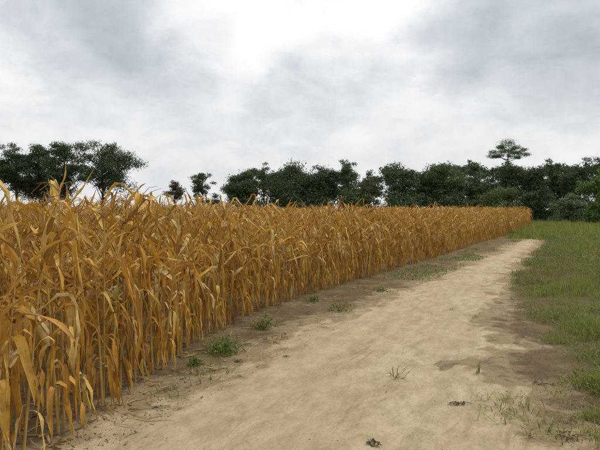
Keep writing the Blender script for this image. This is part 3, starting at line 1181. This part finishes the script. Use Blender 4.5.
def scatter(n, y0, y1, rng, xlo, xhi, dens, bias=1.6):
    """random ground points between depths y0..y1, nearer ones favoured"""
    u = rng.random(n)
    y = y0 + (y1 - y0) * u ** bias
    lo, hi = xlo(y), xhi(y)
    x = lo + (hi - lo) * rng.random(n)
    keep = rng.random(n) < dens(x, y)
    x, y = x[keep], y[keep]
    return np.stack([x, y, surf(x, y) - 0.008], -1)


def leaf_cloud(rng, n, R, H, size, ratio=0.5):
    v = rng.normal(0, 1, (n, 3))
    v /= np.linalg.norm(v, axis=1)[:, None]
    p = v * (rng.uniform(0.3, 1, n) ** 0.5)[:, None]
    lump = 0.35 + 1.15 * vnoise(p[:, 0] * 3.0 + 7, p[:, 1] * 3.0 + 3, int(rng.integers(99)))
    p = np.stack([p[:, 0] * R * lump, p[:, 1] * R * lump, (np.abs(p[:, 2]) * lump) * H + 0.01], -1)
    nn = v + rng.normal(0, .6, (n, 3)) + np.array([0, 0, 0.6])
    nn /= np.linalg.norm(nn, axis=1)[:, None]
    u = np.cross(nn, rng.normal(0, 1, (n, 3)))
    u /= np.linalg.norm(u, axis=1)[:, None]
    w = np.cross(nn, u)
    s = size * rng.uniform(0.5, 1.3, n)[:, None]
    V = np.stack([p - u * s * .5, p + w * s * ratio * .5 + nn * s * .08, p + u * s * .5 - nn * s * .1, p - w * s * ratio * .5 + nn * s * .08], 1).reshape(-1, 3)
    return V, np.arange(len(V)).reshape(-1, 4)


def build_grass():
    rng = np.random.default_rng(21)
    right = lambda y: 0.62 * y + 2.0
    left = lambda y: np.minimum(xr(y), xg(y)) - 0.7

    def dgreen(x, y):
        g = grass_amount(x, y)
        return np.clip(tufted(x, y) * g * (0.35 + 1.1 * sstep(0.45, 0.62, fbm(x, y, 0.8, 3, 101)) + 0.5 * (y < 8)), 0, 1)

    def ddry(x, y):
        g = grass_amount(x, y)
        return np.clip((0.30 * sstep(0, 0.4, x - xr(y)) + g) * (1.25 - sstep(0.44, 0.66, fbm(x, y, 0.55, 3, 113))), 0, 1) * (x > xr(y) - 0.3)
    P1 = scatter(95000, 3.2, 16, rng, left, right, dgreen)
    P2 = scatter(120000, 14, 62, rng, left, right, dgreen, 1.2)
    P0 = scatter(60000, 4.4, 9.5, rng, left, lambda y: 0.56 * y + 0.5, dgreen, 1.2)
    P3 = scatter(30000, 36, 76, rng, lambda y: np.where(y < 62, xe(y) + 0.5, 4.0), lambda y: 0.62 * y + 2, lambda x, y: 0.4 + 0.6 * fbm(x, y, 0.5, 2, 7), 1.0)
    Vs, Fs, n = [], [], 0
    for P, h0, h1, w0, ln in ((P0, 0.07, 0.24, 0.0065, 0.7), (P1, 0.06, 0.20, 0.007, 0.6), (P2, 0.10, 0.26, 0.018, 0.5), (P3, 0.18, 0.45, 0.04, 0.5)):
        far = sstep(0.0, 1.6, P[:, 0] - xg(P[:, 1]))
        H = rng.uniform(h0, h1, len(P)) * (0.55 + 0.75 * far) * (0.15 + 2.6 * fbm(P[:, 0], P[:, 1], 1.6, 3, 131) ** 1.9)
        V, F = blades(P, H, rng.uniform(0.6, 1.3, len(P)) * w0, rng, ln, 2 if w0 < 0.01 else 1)
        Vs.append(V)
        Fs.append(F + n)
        n += len(V)
    o = obj("grass", mesh_np("grass", np.concatenate(Vs), np.concatenate(Fs)), M['grass'])
    tag(o, "green grass growing along the right verge of the track", "grass", kind="stuff")
    D1 = scatter(42000, 3.2, 16, rng, left, right, ddry)
    D2 = scatter(100000, 14, 62, rng, left, right, ddry, 1.2)
    Vs, Fs, n = [], [], 0
    for P, h0, h1, w0, ln in ((D1, 0.02, 0.11, 0.005, 1.7), (D2, 0.08, 0.24, 0.015, 0.8)):
        H = rng.uniform(h0, h1, len(P))
        V, F = blades(P, H, rng.uniform(0.6, 1.3, len(P)) * w0, rng, ln, 2 if w0 < 0.01 else 1)
        Vs.append(V)
        Fs.append(F + n)
        n += len(V)
    o = obj("dry_grass", mesh_np("dry_grass", np.concatenate(Vs), np.concatenate(Fs)), M['drygrass'])
    tag(o, "straw-coloured dry grass among the green verge", "dry grass", kind="stuff")
    # broad-leaved weeds mixed into the verge
    Q = scatter(2300, 5.5, 72, rng, lambda y: np.where(y < 44, xg(y) - 0.1, xe(np.minimum(y, 61)) + 0.6), right, lambda x, y: grass_amount(x, y) * (0.15 + 1.2 * sstep(0.45, 0.6, fbm(x, y, 0.35, 2, 211))), 1.15)
    Vs = []
    for q in Q:
        far = float(np.clip(q[1] / 12, 0.8, 4))
        V, F = leaf_cloud(rng, int(90 / far ** 0.4), 0.10 + 0.16 * far * rng.random(), 0.14 + 0.16 * far * rng.random() ** 2, 0.035 * far ** 0.8, 0.45)
        Vs.append(V + q)
    V = np.concatenate(Vs)
    o = obj("verge_weeds", mesh_np("verge_weeds", V, np.arange(len(V)).reshape(-1, 4)), M['weed'])
    tag(o, "leafy green weeds mixed into the verge grass", "weeds", kind="stuff")
    # thin scatter of small green weeds on the bare strip beside the corn
    S = scatter(14000, 5.5, 60, rng, lambda y: xe(y) + 0.25, lambda y: xl(y) + 0.25,
                lambda x, y: sstep(0.50, 0.64, fbm(x, y, 0.9, 3, 151)) * (0.25 + 0.75 * sstep(10, 20, y)), 1.0)
    H = rng.uniform(0.03, 0.13, len(S))
    V, F = blades(S, H, 0.008 + 0.0007 * S[:, 1], rng, 0.9)
    o = obj("sparse_weeds", mesh_np("sparse_weeds", V, F), M['weed'])
    tag(o, "sparse small weeds on the brown strip beside the corn", "weeds", kind="stuff")


build_grass()

# ------------------------------------------------------------------ weeds, sprouts and debris one by one


def weed(name, label, px, py, R, H, n, size, seed):
    rng = np.random.default_rng(3000 + seed)
    x, y = unproject(px, py)
    o = empty(name, (x, y, float(surf(x, y))))
    tag(o, label, "weed", "green weeds beside the corn")
    V, F = leaf_cloud(rng, n, R, H, size)
    obj("foliage", mesh_np("foliage", V, F), M['weed'], o)
    a = Acc()
    for i in range(14):
        az = rng.uniform(0, 6.28)
        r = R * rng.uniform(0.3, 0.95)
        h = H * rng.uniform(0.4, 1.05)
        a.add(*tube(np.array([[0, 0, -0.02], [math.cos(az) * r * .4, math.sin(az) * r * .4, h * .55], [math.cos(az) * r, math.sin(az) * r, h]]), [0.004, 0.003, 0.0015], 4))
    obj("stems", a.mesh("stems"), M['weedstem'], o)


def sprout(label, px, py, L, n, seed, mat='grass', width=0.010, lean=0.9):
    rng = np.random.default_rng(4000 + seed)
    x, y = unproject(px, py)
    o = empty("grass_tuft", (x, y, float(surf(x, y))))
    tag(o, label, "grass tuft", "grass tufts on the track")
    spread = 0.012 if n < 12 else 0.0022 * n
    for i in range(n):
        az = rng.uniform(0, 6.28)
        bx, by = rng.normal(0, spread, 2)
        V, F, U = corn_leaf(rng, L=L * rng.uniform(0.35, 1.05), W=width * rng.uniform(.6, 1.2), az=az, elev=rng.uniform(0.35, 1.4), end=rng.uniform(-lean, 0.7),
                            k0=rng.uniform(0.1, 0.4), k1=rng.uniform(0.6, 1.1), segs=6, cross=3, fold=0.4, wave=0.05, yaw=rng.normal(0, .5), start=(bx, by, -0.01))
        obj("blade", mesh_np("blade", V, F, U), M[mat], o)


def debris(label, px, py, R, n, seed, long=False):
    rng = np.random.default_rng(5000 + seed)
    x, y = unproject(px, py)
    o = empty("plant_debris", (x, y, float(surf(x, y))), rng.uniform(-0.4, 0.4))
    tag(o, label, "plant debris", "dead scraps lying on the track")
    V, F = leaf_cloud(rng, n, R, 0.022, 0.034, 0.45)
    if long:
        V[:, 1] *= 0.4
    obj("scraps", mesh_np("scraps", V, F), M['debris'], o)
    for i in range(5):
        az = rng.normal(0, 0.5) + (0 if rng.random() < .5 else math.pi)
        L = R * rng.uniform(0.9, 1.7)
        p = np.array([[0, 0, 0.01], [math.cos(az) * L * .5, math.sin(az) * L * .35, 0.025], [math.cos(az) * L, math.sin(az) * L * .6, 0.006]])
        V, F, U = tube(p, [0.004, 0.003, 0.002], 5)
        obj("twig", mesh_np("twig", V, F, U), M['debris'], o)


def build_small():
    weed("bushy_weed", "largest bushy green weed at the edge of the corn", 222, 354, 0.25, 0.21, 900, 0.034, 1)
    weed("bushy_weed", "small low green weed left of the largest weed", 195, 366, 0.10, 0.09, 190, 0.036, 2)
    weed("bushy_weed", "loose green weed up the corn edge from the largest weed", 264, 330, 0.22, 0.21, 380, 0.036, 3)
    weed("bushy_weed", "little green weed against the corn foot past the loose weed", 314, 302, 0.15, 0.14, 150, 0.04, 4)
    weed("bushy_weed", "straggly weed at the sandy ridge on the left of the track", 340, 312, 0.26, 0.17, 170, 0.04, 5)
    weed("bushy_weed", "far small weed on the brown strip beyond the sandy ridge", 381, 292, 0.22, 0.15, 120, 0.045, 6)
    sprout("green grass sprout alone in the middle of the sand", 396, 378, 0.26, 14, 1, lean=0.7, width=0.014)
    sprout("green sprout right of the middle sprout, on dark patch", 478, 374, 0.20, 12, 2, lean=0.5, width=0.012)
    sprout("thin upright sprout further up the track", 476, 318, 0.22, 7, 3, lean=0.2)
    sprout("small sprout left of the thin upright one up the track", 452, 311, 0.15, 6, 4)
    sprout("ragged sprout with drooping blades above the dark patch", 493, 342, 0.18, 9, 5)
    sprout("dense low grass tuft at the right end of the sand", 506, 402, 0.17, 60, 6, lean=0.7, width=0.009)
    sprout("sprawling grass tuft near the lower right corner", 520, 419, 0.22, 80, 7, lean=0.9, width=0.009)
    sprout("small leafy tuft closest to the lower right corner", 549, 434, 0.16, 44, 8, lean=0.8, width=0.010)
    sprout("yellowish weak tuft left of the small leafy tuft", 530, 437, 0.13, 10, 9, 'drygrass')
    sprout("tuft on the far sand at the right side of the track", 513, 300, 0.2, 16, 10)
    sprout("short tuft on bare soil right of the dark patch", 556, 392, 0.14, 40, 11, width=0.008)
    sprout("tiny sprout on brown strip below the largest weed", 240, 376, 0.09, 7, 12)
    debris("dark clump of dead weed at the bottom of the sand", 373, 444, 0.055, 60, 1)
    debris("long dead scrap lying across the sand, right of centre", 459, 405, 0.10, 50, 2, True)
    debris("small dark scrap beside the largest weed", 238, 362, 0.05, 25, 3)
    debris("dark flat scrap at the right end of the dark patch", 540, 385, 0.13, 45, 4, True)
    debris("crumbled dead leaves by the lower right corner", 568, 440, 0.12, 70, 5)
    debris("tiny scrap far left of the middle sprout", 286, 358, 0.035, 14, 6, True)


build_small()

# ------------------------------------------------------------------ litter and clods (stuff)


def build_litter():
    rng = np.random.default_rng(77)
    A = Acc()
    n = 2600
    y = 2.8 + 27 * rng.random(n) ** 1.7
    x = xe(y) + np.where(rng.random(n) < 0.78, rng.normal(-0.35, 0.4, n), rng.uniform(0, 1, n) * (xl(y) - xe(y) + 0.15))
    z = surf(x, y)
    for i in range(n):
        V, F, U = corn_leaf(rng, L=0.03 + 0.30 * rng.random() ** 3.5, W=rng.uniform(0.006, 0.032), az=rng.uniform(0, 6.28), elev=rng.normal(0.1, 0.12), end=rng.normal(-0.1, 0.12),
                            k0=0, k1=1, segs=4, cross=2, yaw=rng.normal(0, .8), twist=rng.normal(0, 1.2), fold=rng.uniform(0.1, .8), start=(x[i], y[i], z[i] + 0.014))
        A.add(V, F, U)
    o = obj("leaf_litter", A.mesh("leaf_litter"), M['litter'])
    tag(o, "brown fallen corn leaves littering the foot of the corn", "leaf litter", kind="stuff")
    # crumbs of soil and grit
    ico = np.array([[1, 0, 0], [-1, 0, 0], [0, 1, 0], [0, -1, 0], [0, 0, 1], [0, 0, -1]], float)
    tri = np.array([[0, 2, 4], [2, 1, 4], [1, 3, 4], [3, 0, 4], [2, 0, 5], [1, 2, 5], [3, 1, 5], [0, 3, 5]])
    n = 6000
    y = 3.0 + 19 * rng.random(n) ** 1.8
    q = rng.random(n)
    x = np.where(q < 0.55, xe(y) + rng.random(n) * (xl(y) - xe(y) + 0.5), np.where(q < 0.66, xl(y) + rng.random(n) * (xr(y) - xl(y)), xr(y) + rng.normal(0, 0.45, n)))
    s = 0.002 + 0.007 * rng.random(n) ** 4 + 0.002 * (q < .55)
    c = np.stack([x, y, surf(x, y) + s * 0.3], -1)
    V = ico[None] * (s[:, None, None] * rng.uniform(0.6, 1.3, (n, 6, 1))) * np.array([1, 1, .7])
    a = rng.uniform(0, 6.28, n)
    R = np.zeros((n, 3, 3))
    R[:, 0, 0], R[:, 0, 1], R[:, 1, 0], R[:, 1, 1], R[:, 2, 2] = np.cos(a), -np.sin(a), np.sin(a), np.cos(a), 1
    V = np.einsum('nij,nkj->nki', R, V) + c[:, None, :]
    F = (np.arange(n) * 6)[:, None, None] + tri[None]
    o = obj("soil_crumbs", mesh_np("soil_crumbs", V.reshape(-1, 3), F.reshape(-1, 3), smooth=False), M['clod'])
    tag(o, "small crumbs of soil and grit strewn over the track", "soil crumbs", kind="stuff")


build_litter()
